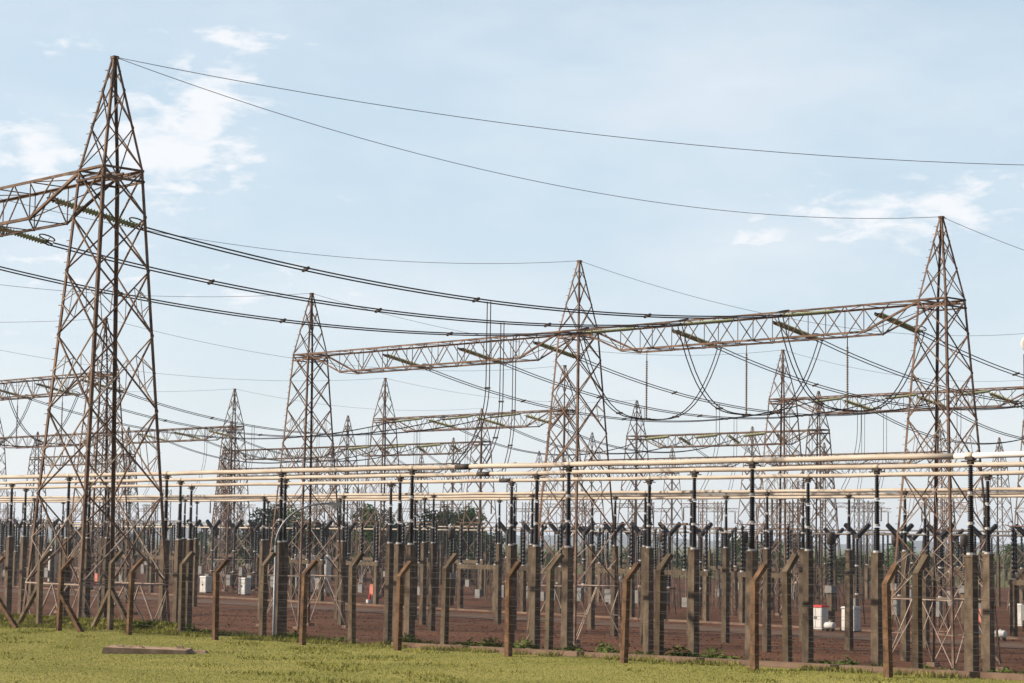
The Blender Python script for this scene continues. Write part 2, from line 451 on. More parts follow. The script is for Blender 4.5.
BEAM.put((XK[1], Y1, 0), 'long rusty lattice beam between the middle and right front towers', GB)
BEAM.put((XK[2], Y1, 0), 'long rusty lattice beam between the left end and middle front towers', GB)
BEAM.put((XK[4], Y1, 0), 'lattice beam at the left edge ending behind the legs of the tallest tower', GB)
B2 = Proto(lambda: build_beam(d2))
for k, lab in ((2, 'second row lattice beam running out of frame behind the right front tower'), (4, 'second row lattice beam left of the middle front tower'),
               (6, 'second row lattice beam behind the right leg of the tallest tower'), (7, 'second row lattice beam low at the left edge')):
    if k in X2: B2.put((X2[k], Y2, 0), lab, GB)
for nm, X, Y, ks in (('third', X3, Y3, (2,4,6,7,9)), ('fourth', X4, Y4, (5,6,8,9)), ('fifth', X5, Y5, (5,7,8,9))):
    kk = sorted(X); d = X[kk[0]]-X[kk[1]]
    P = Proto(lambda d=d: build_beam(d, False, STEEL_FAR)); vs = []
    for k in ks:
        if k in X and (vis(X[k], Y) or vis(X[k]+d, Y)): vs.append((pxn(X[k], Y), X[k]))
    for i, (px, x) in enumerate(sorted(vs)):
        P.put((x, Y, 0), f'thin distant lattice beam, {ordinal(i)} from the left in the {nm} row back', 'distant lattice beams')

# phases -----------------------------------------------------------
PH = [7.3, 0, -7.9]
ZA = ZB-.25
def sx_dir(p, y): return Vector(p)+Vector((0, y, 0))
GS = 'glass insulator strings'; GC = 'twin overhead conductors'
PN = ['right', 'middle', 'left']
def span(xa, ya, xb, yb, za=0, zb=0, sag=3.0, near=True, lab='', strings=(True, True), drop=.75, rc=.033, pn=''):
    """conductor from the rear of beam row a to the front of beam row b, with a tension string at each end"""
    p = Vector((xa, ya+WT, ZA+za)); q = Vector((xb, yb-WT, ZA+zb)); d = (q-p); d.z = 0; d.normalize()
    p2 = p + d*SL*.985 - UP*drop; q2 = q - d*SL*.985 - UP*drop*.75
    P = STRING if near else FARSTRING
    if strings[0]: put_string(P, p, p2, f'insulator string holding {pn} conductor behind {lab[0]}', GS)
    if strings[1]: put_string(P, q, q2, f'insulator string holding {pn} conductor in front of {lab[1]}', GS)
    pts = sagline(p2, q2, sag, 28)
    twin('conductor', f'{pn} twin conductor from {lab[0]} to {lab[1]}', 'power line', pts, .30, rc, GC, (6, 13, 21) if near else (), off=(1,0,.25))
    return p2, q2, pts
def pt_at_y(pts, y):
    for a, b in zip(pts, pts[1:]):
        if (a.y-y)*(b.y-y) <= 0: return a.lerp(b, (y-a.y)/(b.y-a.y))
    return pts[-1]
bayQR = (XK[0]+XK[1])/2; bayPQ = (XK[1]+XK[2])/2; bayNO = (XK[3]+XK[4])/2
bayL = (XL[0]+XL[1])/2
main = []; ends_front = {}; ends_rear = {}
for i, o in enumerate(PH):
    r = span(bayL+o, YL, bayQR+o, Y1, .85, 0, 1.25, True, ('the left edge beam', 'the right front beam'), (True, True), .8, .036, PN[i]); main.append(r[2]); ends_front[i] = r[1]
rear = []
for bay, nb, lab in ((bayQR, (X2[0]+X2[1])/2, ('the right front beam', 'an unseen second row beam')), (bayPQ, (X2[1]+X2[2])/2, ('the left front beam', 'the second row right beam')),
                (bayNO, (X2[3]+X2[4])/2, ('the beam behind the tallest tower', 'second row middle beam'))):
    for i, o in enumerate(PH):
        r = span(bay+o+1.3, Y1, nb+o+1.3, Y2, 0, 0, 2.6, True, lab, (True, True), .8, .032, PN[i]); rear.append((bay, i, r))
        if bay == bayQR: ends_rear[i] = r[0]
# front conductors of the left front beam come from beyond the left edge
# jumpers and hanging strings under the right front beam (and the left edge one)
def build_hang():
    r = thing('hanging_insulator', '', 'insulator')
    b = MB().lathe(disc_profile(26, 3.5, .085, .035, -4.1), 0, 0, 8); b.bar((0,0,-.6),(0,0,0),.04); obj('insulator', S(b), PEACH, r)
    b = MB().box(-.28,.28,-.08,.08,-4.22,-4.1); obj('jumper_clamp', b, FITTING, r); return r
HANG = Proto(build_hang)
def jumpers(bay, nm, fr, rr):
    for i, o in enumerate(PH):
        p = fr[i] if fr else None; q = rr[i]
        if p is None: p = Vector((bay+o, Y1-WT-SL, ZA-.7))
        x = bay+o+.1; low = Vector((x, Y1, ZB-DEP-4.15))
        HANG.put((x, Y1, ZB-DEP), f'{PN[i]} thin insulator hanging under {nm} to a loop', 'hanging insulators')
        pts = []
        for j in range(25):
            t = -1+j/12; e = p if t < 0 else q; a = abs(t)
            pts.append(Vector((low.x+(e.x-low.x)*a, low.y+(e.y-low.y)*(a**.8), low.z+(e.z-low.z)*a**2.7)))
        twin('jumper_cable', f'{PN[i]} looping twin jumper cable under {nm}', 'cable', pts, .32, .034, 'jumper loops', (8, 16), off=(1,0,0))
jumpers(bayQR, 'the right front beam', ends_front, ends_rear)
jumpers(bayNO, 'the beam behind the tallest tower', None, {i: r[0] for b_, i, r in rear if b_ == bayNO})
# second to third row, third to fourth row (distant, small)
def farspan(bx, ya, nx, yb, lab):
    for i, o in enumerate(PH): span(bx+o, ya, nx+o, yb, 0, 0, 2.4, False, lab, (True, True), .7, .04, PN[i])
farspan((X2[1]+X2[2])/2, Y2, (X3[1]+X3[2])/2, Y3, ('the second row right beam', 'an unseen third row beam'))
farspan((X2[3]+X2[4])/2, Y2, (X3[3]+X3[4])/2, Y3, ('the second row middle beam', 'the third row right beam'))
farspan((X2[5]+X2[6])/2, Y2, (X3[5]+X3[6])/2, Y3, ('the second row left beam', 'the third row middle beam'))
farspan((X3[3]+X3[4])/2, Y3, (X4[5]+X4[4])/2, Y4, ('the third row right beam', 'a fourth row beam'))
farspan((X3[5]+X3[6])/2, Y3, (X4[6]+X4[7])/2, Y4, ('the third row middle beam', 'the fourth row middle beam'))
# earth wires
EW = 'earth wires from peak to peak'
Lp = Vector((XL[0], YL, T+.9)); pk = lambda x, y: Vector((x, y, T+.05))
def ew(p, q, sag, label, r=.014): single('earth_wire', label, 'earth wire', sagline(p, q, sag, 30), r, EW, WIRE)
ew(Lp, pk(XK[0], Y1), 2.0, 'earth wire from the tallest tower peak to the right front tower peak')
ew(Lp, Vector((XK[0]+DA, Y1, T+.05)), 2.0, 'topmost earth wire from the tallest tower peak out of frame at the right')
ew(pk(XK[0], Y1), pk(X2[0], Y2), 2.0, 'earth wire falling right from the right front tower peak')
ew(pk(XK[1], Y1), pk(X2[1], Y2), 2.0, 'earth wire falling right from the middle front tower peak')
ew(pk(XK[1], Y1), Vector((XL[1], YL, T+.9)), 2.0, 'earth wire running left from the middle front tower peak')
ew(pk(XK[2], Y1), pk(X2[2], Y2), 2.0, 'earth wire falling right from the left end front tower peak')
ew(pk(XK[2], Y1), Vector((XL[2], YL, T+.9)), 2.0, 'earth wire running left from the left end front tower peak')
ew(pk(XK[3], Y1), pk(X2[3], Y2), 2.0, 'earth wire running right from the tower behind the tallest tower')
ew(pk(XK[3], Y1), Vector((XL[2]-27, YL, T+.9)), 2.0, 'earth wire running left from the tower behind the tallest tower')
ew(pk(X2[4], Y2), pk(XK[4], Y1), 1.6, 'faint earth wire left of the second row tower left of centre')
ew(pk(X2[4], Y2), pk(X3[4], Y3), 1.2, 'faint earth wire right of the second row tower left of centre')
ew(pk(X2[5], Y2), pk(XK[5], Y1), 1.6, 'faint earth wire left of the second row tower beside the tallest tower')
ew(pk(X2[5], Y2), pk(X3[5], Y3), 1.2, 'faint earth wire right of the second row tower beside the tallest tower')
ew(pk(X2[2], Y2), pk(X3[2], Y3), 1.2, 'faint earth wire right of the second row tower near the right front tower')

# ------------------------------------------------------------------ bus bars
ZP = HC+3.23
LINES = {  # y of the line, tube radius, columns (photo columns) and description
 'A': (62.0, .108, [-30,67,165,280,411,568,752,971,1240], 'front'),
 'B': (69.2, .098, [10,88,179,284,399,536,694,877,1092], 'second'),
 'C': (77.0, .094, [24,107,190,284,390,511,649,808,988], 'third'),
 'D': (98.2, .10, [33,102,180,263,343,433,532,645,767,905,1065], 'fourth'),
 'E': (104.7, .10, [-20,40,108,184,264,339,424,514,615,726,849,985], 'fifth'),
 'F': (111.2, .10, [62,128,196,267,339,415,499,592,691,803,925], 'sixth')}
def shed_profile(L, R0, R1, n=13):
    p = [(R0*.7, 0)]
    for i in range(n):
        z = L*(i+.1)/n; R = R0+(R1-R0)*i/n
        p += [(R*.68, z), (R, z+L/n*.35), (R*.95, z+L/n*.5), (R*.66, z+L/n*.62)]
    p.append((R1*.66, L)); return p
CT = 6.1
def build_support():
    r = thing('busbar_support', '', 'busbar support')
    b = MB().taper(0,0,-.6,CT-.02,.40,.33); b.box(-.19,.19,-.19,.19,CT-.02,CT+.06); obj('concrete_column', b, CONC, r)
    z = CT+.06; H = (ZP-.28-z)/3
    for i, (ra, rb) in enumerate(((.150,.135),(.128,.115),(.108,.095))):
        q = obj('insulator', S(MB().lathe(shed_profile(H-.1, ra, rb), 0, 0, 10)), PORC, r, (0,0,z+.05))
        fl = MB().lathe([(ra*1.02,-.06),(ra*1.02,.02),(ra*.8,.05)],0,0,10); obj('flange', fl, FLANGE if i else FLANGE, q)
        z += H
    b = MB().box(-.09,.09,-.09,.09,z-.03,z+.06); b.box(-.36,.36,-.07,.07,z+.06,z+.10); b.box(-.07,.07,-.1,.1,z+.10,ZP-.06)
    b.box(-.16,.16,-.13,.13,ZP-.16,ZP-.04); obj('pipe_clamp', b, FITTING, r)
    return r
SUPP = Proto(build_support)
for nm, (y, rad, cols, word) in LINES.items():
    n = 0
    for px in cols:
        x = x_at(px, y); n += 0 < px < 1024
        SUPP.put((x, y, 0), f'concrete column with dark stacked insulators, {place(px, n)} under the {word} pipe', 'busbar supports')
    xa, xb = x_at(-260, y), x_at(1330, y)
    if nm == 'A': xj = x_at(955, y); 
    else: xj = xb
    t = thing('busbar_pipe', f'long tan tubular busbar, {word} one from the viewer', 'busbar', ((xa+xb)/2, y, ZP), 0, 'parallel tubular busbars')
    cx = (xa+xb)/2; npt = 60
    def pipe_seg(x0, x1):
        k = max(2, int(abs(x1-x0)/1.6)); pts = []
        for i in range(k+1):
            x = x0+(x1-x0)*i/k
            pts.append(Vector((x-cx, 0, .012*math.sin(x*.9+y))))
        return S(MB().tube(pts, rad, 12))
    obj('tube', pipe_seg(xa, xj), PIPE, t)
    for px in cols[1:-1]:
        x = x_at(px, y)-cx; obj('coupling', S(MB().tube([(x-.13,0,0),(x+.13,0,0)], rad*1.07, 12)), PIPE, t)
    if nm == 'A': q = obj('tube', pipe_seg(xj+.02, xb), PIPE_NEW, t); q['label'] = 'newer whitish section of tube'
    jl = {'A': (462,), 'B': (483,), 'C': (505,), 'D': (), 'E': (), 'F': ()}[nm]
    for px in jl:
        x = x_at(px, y)-cx; obj('sleeve', S(MB().tube([(x-.45,0,0),(x+.45,0,0)], rad*1.18, 12)), FITTING if px in (462,483,505) else PIPE, t)
# droppers from the main conductors to the three front pipes
for i, (nm, px) in enumerate((('A', 455), ('B', 478), ('C', 500))):
    y = LINES[nm][0]; top = pt_at_y(main[i], y+5.7); end = Vector((x_at(px, y), y, ZP+.12))
    pts = []
    for j in range(17):
        t = j/16; w = max(0, (t-.45)/.55)**2.2
        pts.append(Vector((top.x+(end.x-top.x)*w, top.y+(end.y-top.y)*w, top.z+(end.z-top.z)*min(1, t*1.06-.06*t*t))))
    twin('dropper', f'{("left","middle","right")[i]} of three tall twin wires dropping to the front pipes near the centre', 'cable', pts, .2, .026, 'droppers to the front pipes', (8, 12), off=(.9,.3,0))

# ------------------------------------------------------------------ fence
def build_post(m, h, w, arm):
    def f():
        r = thing('fence_post', '', 'fence post')
        b = MB(); b.taper(0,0,-.5,h,w*1.08,w*.95); obj('shaft', b, m, r)
        b = MB(); hw_ = w*.475
        b.quadbox([(-hw_,-hw_,h+.002),(hw_,-hw_,h+.002),(hw_,hw_,h+.002),(-hw_,hw_,h+.002),
                   (-hw_,arm-hw_*.75,h+arm+hw_*.6),(hw_,arm-hw_*.75,h+arm+hw_*.6),(hw_,arm+hw_*.75,h+arm-hw_*.2),(-hw_,arm+hw_*.75,h+arm-hw_*.2)])
        obj('slanted_arm', b, m, r)
        return r
    return f
scale = YF/36.9
PR = Proto(build_post(CONC_RED, 1.95, .135, .36)); PB = Proto(build_post(CONC, 2.16, .155, .36))
front_px = [-5,62,132,218,305,400,510,625,755,888,1037]; back_px = [-25,42,113,184,265,354,446,550,660,788,917,1056]
posts = {'front': [], 'back': []}
def brace(o, m, dx, zt):
    b = MB(); b.bar((0.02*dx,0,zt),(dx,.1,-.12),.13,.13); obj('brace', b, m, o)
n = 0
for px in front_px:
    x = x_at(px, YF); n += 0 < px < 1024
    o = PR.put((x, YF, lawn_z(x)), f'reddish fence post with bent top, {place(px, n)} in the front row', 'front row fence posts')
    posts['front'].append(o)
    o.rotation_euler = (random.uniform(-.024,.024), random.uniform(-.024,.024), random.uniform(-.05,.05))
for i, dx in ((1, 1.35), (0, 1.55)): brace(posts['front'][i], CONC_RED, dx, 1.15)
n = 0
for px in back_px:
    x = x_at(px, YF2); n += 0 < px < 1024
    o = PB.put((x, YF2, lawn_z(x)), f'greyish fence post with bent top, {place(px, n)} in the back row', 'back row fence posts')
    posts['back'].append(o)
    o.rotation_euler = (random.uniform(-.024,.024), random.uniform(-.024,.024), random.uniform(-.05,.05))
brace(posts['back'][1], CONC, -1.7, 1.4); brace(posts['back'][0], CONC, 1.6, 1.5); brace(posts['back'][2], CONC, 1.35, 1.3); brace(posts['back'][2], CONC, -1.35, 1.3)
for nm, Y, H, lab in (('front', YF, 1.95, 'thin wire strands strung along the reddish front fence posts'), ('back', YF2, 2.16, 'thin wire strands strung along the greyish back fence posts')):
    t = thing('wire_fence', lab, 'fence wire', (-40, Y, 3.4))
    xs_ = [o.location.x for o in posts[nm]]
    for j in range(11):
        z = .12+j*(H-.14)/8; dy = -.1
        if j > 8: z = H+.12+.17*(j-9); dy = .12+.17*(j-9)
        pts = []
        for a, b_ in zip(xs_, xs_[1:]):
            for q in range(4):
                x = a+(b_-a)*q/4; pts.append(Vector((x+40, dy, lawn_z(x)+z-.03*math.sin(math.pi*q/4)-3.4)))
        obj('wire', MB().tube(pts, .003, 4), WIRE, t)
pl = MB(); xa, xb = x_at(405, YF2), x_at(1160, YF2); k = 24
for i in range(k):
    a = xa+(xb-xa)*i/k; b_ = xa+(xb-xa)*(i+1)/k-.004; za, zb_ = lawn_z(a), lawn_z(b_); h = .13
    pl.quadbox([(a+40,-.42,za-.3-3.4),(b_+40,-.42,zb_-.3-3.4),(b_+40,-.2,zb_-.3-3.4),(a+40,-.2,za-.3-3.4),(a+40,-.42,za+h-3.4),(b_+40,-.42,zb_+h-3.4),(b_+40,-.2,zb_+h-3.4),(a+40,-.2,za+h-3.4)])
tag(obj('concrete_kerb', pl, CONC_PALE, None, (-40, YF2, 3.4)), 'low pinkish concrete kerb along the foot of the fence', 'kerb')

# slab lying in the lawn
p = at_z(147, 655, 3.42); sl = MB()
sl.quadbox([(-1.05,-.55,-.1),(1.05,-.5,-.1),(1.1,.55,-.1),(-1.0,.5,-.1),(-1.0,-.52,.16),(1.02,-.48,.11),(1.06,.5,.12),(-.95,.46,.17)])
so = thing('concrete_slab', 'flat cracked concrete slab lying in the lawn in front of the fence', 'slab', (p.x, p.y, lawn_z(p.x)), PHI)
obj('slab', sl, STONE, so)
for i in range(7):
    w = random.uniform(.08,.22); x = random.uniform(-.8,.8); y = random.uniform(-.35,.35)
    obj('rubble', MB().taper(x,y,.12,.15+w*.25,w,w*.6), STONE, so)
b = MB().taper(1.25,.3,-.05,.07,.5,.35); obj('broken_corner', b, STONE, so)
# little stones on the kerb line
for px, y_ in ((462,650),(528,656),(662,655)):
    p = at_z(px, y_, 3.45); b = MB().lathe([(.05,-.05),(.16,.02),(.12,.1),(.03,.13)],0,0,7)
    tag(obj('stone', b, CONC_PALE, None, (p.x,p.y,lawn_z(p.x))), f'small pale stone lying on the grass edge, {("leftmost","middle","rightmost")[(462,528,662).index(px)]} of three', 'stone', 'stones on the grass edge')
# grass blades
import numpy as np
rng = np.random.default_rng(3)
def blades(name, n, xr, yr, fz, h, w, m, keep=None):
    x = rng.uniform(*xr, n); y = rng.uniform(*yr, n)
    if keep is not None:
        k = np.array([keep(a, b_) for a, b_ in zip(x, y)]); x = x[k]; y = y[k]
    n = len(x); z = np.array([fz(a, b_) for a, b_ in zip(x, y)])
    hh = h*rng.uniform(.5,1.4,n); th = rng.uniform(0, 2*np.pi, n); ww = w*rng.uniform(.6,1.3,n)
    dx, dy = np.cos(th)*ww, np.sin(th)*ww; lx, ly = rng.normal(0,.6,n)*hh, rng.normal(0,.6,n)*hh
    V = np.empty((n,3,3)); V[:,0] = np.c_[x-dx,y-dy,z-.01]; V[:,1] = np.c_[x+dx,y+dy,z-.01]; V[:,2] = np.c_[x+lx,y+ly,z+hh]
    me = bpy.data.meshes.new(name); me.vertices.add(3*n); me.vertices.foreach_set('co', V.reshape(-1))
    me.loops.add(3*n); me.loops.foreach_set('vertex_index', np.arange(3*n)); me.polygons.add(n)
    me.polygons.foreach_set('loop_start', np.arange(0,3*n,3)); me.polygons.foreach_set('loop_total', np.full(n,3)); me.update(); me.validate()
    me.materials.append(m); o = bpy.data.objects.new(name, me); COL.objects.link(o); o['kind'] = 'stuff'; return o
def inview(a, b_):
    q = proj((a, b_, 3.5)); return -40 < q[0] < 1070 and 600 < q[1] < 720
o = blades('grass', 380000, (-80,-14), (18,38.2), lambda a, b_: lawn_z(a), .017, .012, GRASS, inview); tag(o, 'short mown yellow green grass of the lawn', 'grass')
o = blades('bank_grass', 22000, (-75,-55.5), (38,39.9), ground_z, .10, .02, GRASS); tag(o, 'longer green grass on the bank behind the left fence posts', 'grass')
def tuft_keep(a, b_):
    return inview(a, b_) and (math.sin(a*1.7+math.sin(b_*1.1)*2)+math.sin(b_*2.3+a*.6)+math.sin(a*.37+b_*.51)) > 1.1
o = blades('grass_tufts', 90000, (-80,-14), (18,38.1), lambda a, b_: lawn_z(a), .06, .015, GRASS, tuft_keep); tag(o, 'taller uneven tufts and dry stalks in the lawn', 'grass')
o = blades('fence_grass', 16000, (-75,-14), (36.75,37.45), lambda a, b_: lawn_z(a), .12, .013, GRASS, lambda a, b_: inview(a, b_) and math.sin(a*2.1)+math.sin(a*.9+1)+math.sin(a*5.3) > -.3); tag(o, 'uneven uncut grass along the foot of the fence', 'grass')
o = blades('bank_weeds', 9000, (-58,-14), (38.0,38.8), ground_z, .16, .016, LEAF, lambda a, b_: math.sin(a*1.3+2)+math.sin(a*.7)+math.sin(a*3.7) > .1); tag(o, 'ragged green weeds behind the kerb at the edge of the soil', 'weeds')
# loose stones on the soil
ns = 15000; sx_ = rng.uniform(-150, -20, ns); sy_ = rng.uniform(56, 128, ns); V = []; Fc = []
for a, b_ in zip(sx_, sy_):
    if 116.5 < b_ < 125 or not (-20 < proj((a, b_, .05))[0] < 1044): continue
    r_ = rng.uniform(.03,.10); k = len(V); th_ = rng.uniform(0,2)
    for q in range(3): V.append((a+r_*1.3*math.cos(th_+2.1*q), b_+r_*1.3*math.sin(th_+2.1*q), yz(a, b_)-.01))
    V.append((a, b_, yz(a, b_)+r_*.9)); Fc += [(k,k+1,k+3),(k+1,k+2,k+3),(k+2,k,k+3)]
gm = MB(); gm.v = V; gm.f = Fc; o = obj('gravel', gm, SOIL); o['kind'] = 'stuff'; tag(o, 'loose red stones scattered over the yard soil', 'gravel')
# weeds at the fence foot
def build_weed(seed, n=70, hgt=.5, rad=.45):
    def f():
        rr = random.Random(seed); 
        lf = MB(); stm = MB()
        for i in range(n):
            a = rr.uniform(0, 6.283); d = rad*rr.random()**.7; x, y = d*math.cos(a), d*math.sin(a); h = hgt*rr.uniform(.3,1)*(1-.5*d/rad)
            if i % 4 == 0: stm.bar((x*.5,y*.5,-.05),(x,y,h),.012)
            u = Vector((rr.uniform(-1,1),rr.uniform(-1,1),rr.uniform(-.3,.5))).normalized(); v_ = u.orthogonal().normalized(); l = rr.uniform(.04,.09); p_ = Vector((x,y,h))
            k = len(lf.v); lf.v += [tuple(p_-u*l), tuple(p_+v_*l*.4), tuple(p_+u*l), tuple(p_-v_*l*.4)]; lf.f.append((k,k+1,k+2,k+3))
        k = len(lf.v); lf.v += stm.v; lf.f += [tuple(k+i for i in f) for f in stm.f]; return tag(obj('weed_clump', lf, LEAF), '', 'weed')
    return f
WP = [Proto(build_weed(1, 60, .32, .32)), Proto(build_weed(2, 70, .45, .28)), Proto(build_weed(3, 50, .22, .42))]
wl = [(142,0),(152,2),(188,1),(197,0),(208,2),(288,2),(300,0),(345,2),(408,1),(417,0),(462,2),(474,0),(484,0),(494,1),(503,2),(526,1),(534,0),(571,0),(580,2),(604,1),(610,0),(640,2),(678,1),(686,0),(714,1),(722,2),(735,2),(822,2),(845,0),(925,2),(1005,2)]
wc = [0]*3
for i, (px, k) in enumerate(wl):
    y = 38.15+.2*random.random(); x = x_at(px, y); wc[k] += 1; kd = ('spreading','upright','creeping')[k]
    WP[k].put((x, y, ground_z(x, y)-.02), f'{("rounded spreading","taller upright","low creeping")[k]} green weed at the fence foot, {ordinal(wc[k]-1)} from the left of its kind', f'{kd} weeds along the fence', random.uniform(0,6))

# street lamp
lp = Vector((x_at(276, 41.0), 41.0, 0)); lp.z = ground_z(lp.x, lp.y)
zt = lambda py, y=41.0, px=276: at_y(px, py, y).z
t = thing('street_lamp', 'slim grey street lamp with a long curved arm behind the fence on the left', 'street lamp', lp)
z1 = zt(545)-lp.z; z2 = zt(503)-lp.z
obj('pole', S(MB().tube([(0,0,-.3),(0,0,z1*.5),(0,0,z1)],[.058,.048,.042],8)), GREYM, t)
W = Vector((c, s, 0))*1.55; pts = []
for i in range(13):
    a = math.pi/2*i/12; pts.append(W*(1-math.cos(a)) + UP*(z1+(z2-z1)*math.sin(a)))
obj('curved_arm', S(MB().tube(pts,[.042-.017*i/12 for i in range(13)],8)), GREYM, t)
e = pts[-1]; hd = MB(); u = W.normalized(); q = Vector((-u.y,u.x,0))
hd.quadbox([e-q*.05-UP*.03, e+u*.5-q*.11-UP*.09, e+u*.5+q*.11-UP*.09, e+q*.05-UP*.03, e-q*.05+UP*.04, e+u*.5-q*.09+UP*.05, e+u*.5+q*.09+UP*.05, e+q*.05+UP*.04])
h = obj('lamp_head', hd, GREYP, t); b = MB(); 
b.quadbox([e+u*.2-q*.05-UP*.10, e+u*.46-q*.08-UP*.125, e+u*.46+q*.08-UP*.125, e+u*.2+q*.05-UP*.10, e+u*.2-q*.05-UP*.062, e+u*.46-q*.08-UP*.088, e+u*.46+q*.08-UP*.088, e+u*.2+q*.05-UP*.062])
obj('lens', b, LENS, h)

# ------------------------------------------------------------------ yard equipment
def ins(mb, x, y, z, L, R, n=11, seg=8, R1=None): 
    p = shed_profile(L, R, R1 or R*.9, n); mb.lathe([(r, zz+z) for r, zz in p], x, y, seg); return S(mb)
def build_disconnector():
    r = thing('disconnector', '', 'disconnector'); W_ = 2.4
    for sx in (-1,1): obj('concrete_column', MB().taper(sx*W_,0,-.3,3.75,.42,.36), CONC, r)
    obj('concrete_beam', MB().box(-W_-.35,W_+.35,-.2,.2,3.753,4.15), CONC, r)
    for x in (-W_,0,W_): 
        q = obj('insulator', ins(MB(), x,0,4.25,3.7,.17), PORC, r); obj('flange', MB().lathe([(.19,4.15),(.19,4.28)],x,0,8), FLANGE, q)
    b = MB(); b.tube([(-W_,0,8.05),(W_,0,8.05)],.045,6); b.tube([(-W_-.7,0,8.15),(-W_,0,8.0)],.04,6); b.box(-.25,.25,-.12,.12,7.95,8.15); b.torus((W_+.2,0,8.15),.22,.025,(0,1,.2),12); b.torus((-W_-.2,0,8.15),.22,.025,(0,1,.2),12); obj('blade', b, STEEL, r)
    b = MB(); b.box(.1,.75,-.45,-.22,1.1,1.9); b.tube([(.4,-.3,1.9),(.4,-.3,4.0)],.03,5); obj('drive_box', b, GREYP, r)
    return r
def build_breaker():
    r = thing('circuit_breaker', '', 'circuit breaker')
    b = MB()
    for sx in (-1,1):
        for sy in (-1,1): b.bar((sx*.45,sy*.45,0),(sx*.3,sy*.3,2.3),.08)
    b.bar((-.42,-.42,.6),(.33,-.33,2),.05); b.bar((.42,-.42,.6),(-.33,-.33,2),.05); b.box(-.4,.4,-.4,.4,2.3,2.42); obj('stand', b, STEEL, r)
    obj('control_box', MB().box(-.38,.38,-.75,-.42,.9,2.1), GREYP, r)
    z = 2.42
    for k in range(2): q = obj('insulator', ins(MB(),0,0,z+.08,2.2,.16), PORC, r); obj('flange', MB().lathe([(.2,z-.02),(.2,z+.1)],0,0,8), FLANGE, q); z += 2.35
    obj('head', MB().box(-.22,.22,-.2,.2,z-.05,z+.3), FITTING, r)
    for sx in (-1,1):
        M = Matrix.Translation((sx*.12,0,z+.15)) @ Matrix.Rotation(sx*math.radians(50),4,'Y')
        obj('interrupter', S(MB().lathe(shed_profile(1.5,.25,.22,10),0,0,9,'z',M)), PORC, r)
    return r
def build_ct():
    r = thing('current_transformer', '', 'current transformer')
    obj('concrete_column', MB().taper(0,0,-.3,2.6,.5,.44), CONC, r); obj('base_tank', MB().box(-.36,.36,-.36,.36,2.602,3.2), GREYP, r)
    obj('insulator', ins(MB(),0,0,3.2,3.3,.25,12,9,.2), PORC, r); obj('head', S(MB().lathe([(.2,6.5),(.34,6.6),(.36,7.3),(.28,7.5),(.05,7.55)],0,0,10)), FITTING, r)
    return r
def build_post_ins():
    r = thing('post_insulator', '', 'insulator')
    b = MB()
    for k in range(4):
        a, a2 = CORN[k], CORN[(k+1)%4]; q = .28
        b.bar((a[0]*q,a[1]*q,0),(a[0]*q*.6,a[1]*q*.6,3.9),.06)
        for j in range(5):
            z0, z1 = j*.78, (j+1)*.78; f0, f1 = q*(1-.4*z0/3.9), q*(1-.4*z1/3.9)
            b.bar((a[0]*f0,a[1]*f0,z0),(a2[0]*f1,a2[1]*f1,z1),.035)
    b.box(-.25,.25,-.25,.25,3.9,4.0); obj('lattice_stand', b, STEEL_FAR, r)
    obj('insulator', ins(MB(),0,0,4.0,3.6,.15,14), PORC, r); obj('cap', MB().lathe([(.12,7.6),(.16,7.65),(.16,7.8)],0,0,8), GREYP, r)
    return r
def build_tank():
    r = thing('voltage_transformer', '', 'voltage transformer')
    obj('base', MB().box(-.55,.55,-.55,.55,-.2,.35), CONC, r)
    obj('tank', S(MB().lathe([(.42,.35),(.46,.4),(.46,4.0),(.40,4.3),(.22,4.5),(.05,4.55)],0,0,12)), WHITE, r)
    obj('bushing', ins(MB(),0,0,4.5,.9,.14,5), GREYP, r); obj('control_box', MB().box(-.3,.3,-.75,-.46,1,1.8), GREYP, r)
    return r
PD, PBk, PC, PI, PT = Proto(build_disconnector), Proto(build_breaker), Proto(build_ct), Proto(build_post_ins), Proto(build_tank)
def row(P, y, step, what, grp, px0=-15, px1=1040, off=0, rz=0, skip=.0, seed=1):
    rr = random.Random(seed); x1 = x_at(px1, y); x0 = x_at(px0, y); x = x1-off; lst = []
    while x > x0:
        if rr.random() >= skip: lst.append(x+rr.uniform(-.15,.15))
        x -= step
    lst.sort(key=lambda x: pxn(x, y))
    for i, x in enumerate(lst):
        P.put((x, y, 0), f'{what}, {ordinal(i)} from the left' if i < 36 else f'{what}, {ordinal(len(lst)-1-i)} from the right', grp, rz)
row(PD, 132.5, 8.6, 'concrete portal with three dark insulators in the nearest disconnector row', 'nearest disconnectors', skip=.12, seed=2)
row(PBk, 141.5, 3.6, 'circuit breaker with dark V shaped head near the road', 'near circuit breakers', 500, 700)
row(PBk, 141.5, 4.1, 'circuit breaker with dark V shaped head at the right', 'right circuit breakers', 850, 1040, 1)
row(PBk, 141.5, 4.1, 'circuit breaker with dark V shaped head at the left', 'left circuit breakers', 180, 360, 2)
row(PBk, 141.5, 4.1, 'circuit breaker with dark V shaped head at the left edge', 'left edge circuit breakers', -10, 60, 2)
row(PC, 136.8, 9.3, 'current transformer with grey head on a short column', 'current transformers', 340, 860, 3, skip=.55, seed=5)
row(PI, 128.0, 9.5, 'post insulator on lattice stand near the service road', 'roadside post insulators', skip=.6, seed=21)
row(PI, 145.5, 4.6, 'post insulator on lattice stand before the second tower row', 'post insulators before the second tower row', skip=.55, seed=22)
row(PC, 151.5, 7.3, 'dark headed current transformer behind the second tower row', 'second row current transformers', skip=.55, seed=23)
row(PI, 185.5, 4.7, 'post insulator on lattice stand just before the third tower row', 'third row front insulators', skip=.5, seed=24)
row(PI, 156, 5.2, 'post insulator on lattice stand behind the second tower row', 'second row post insulators', skip=.45, seed=3)
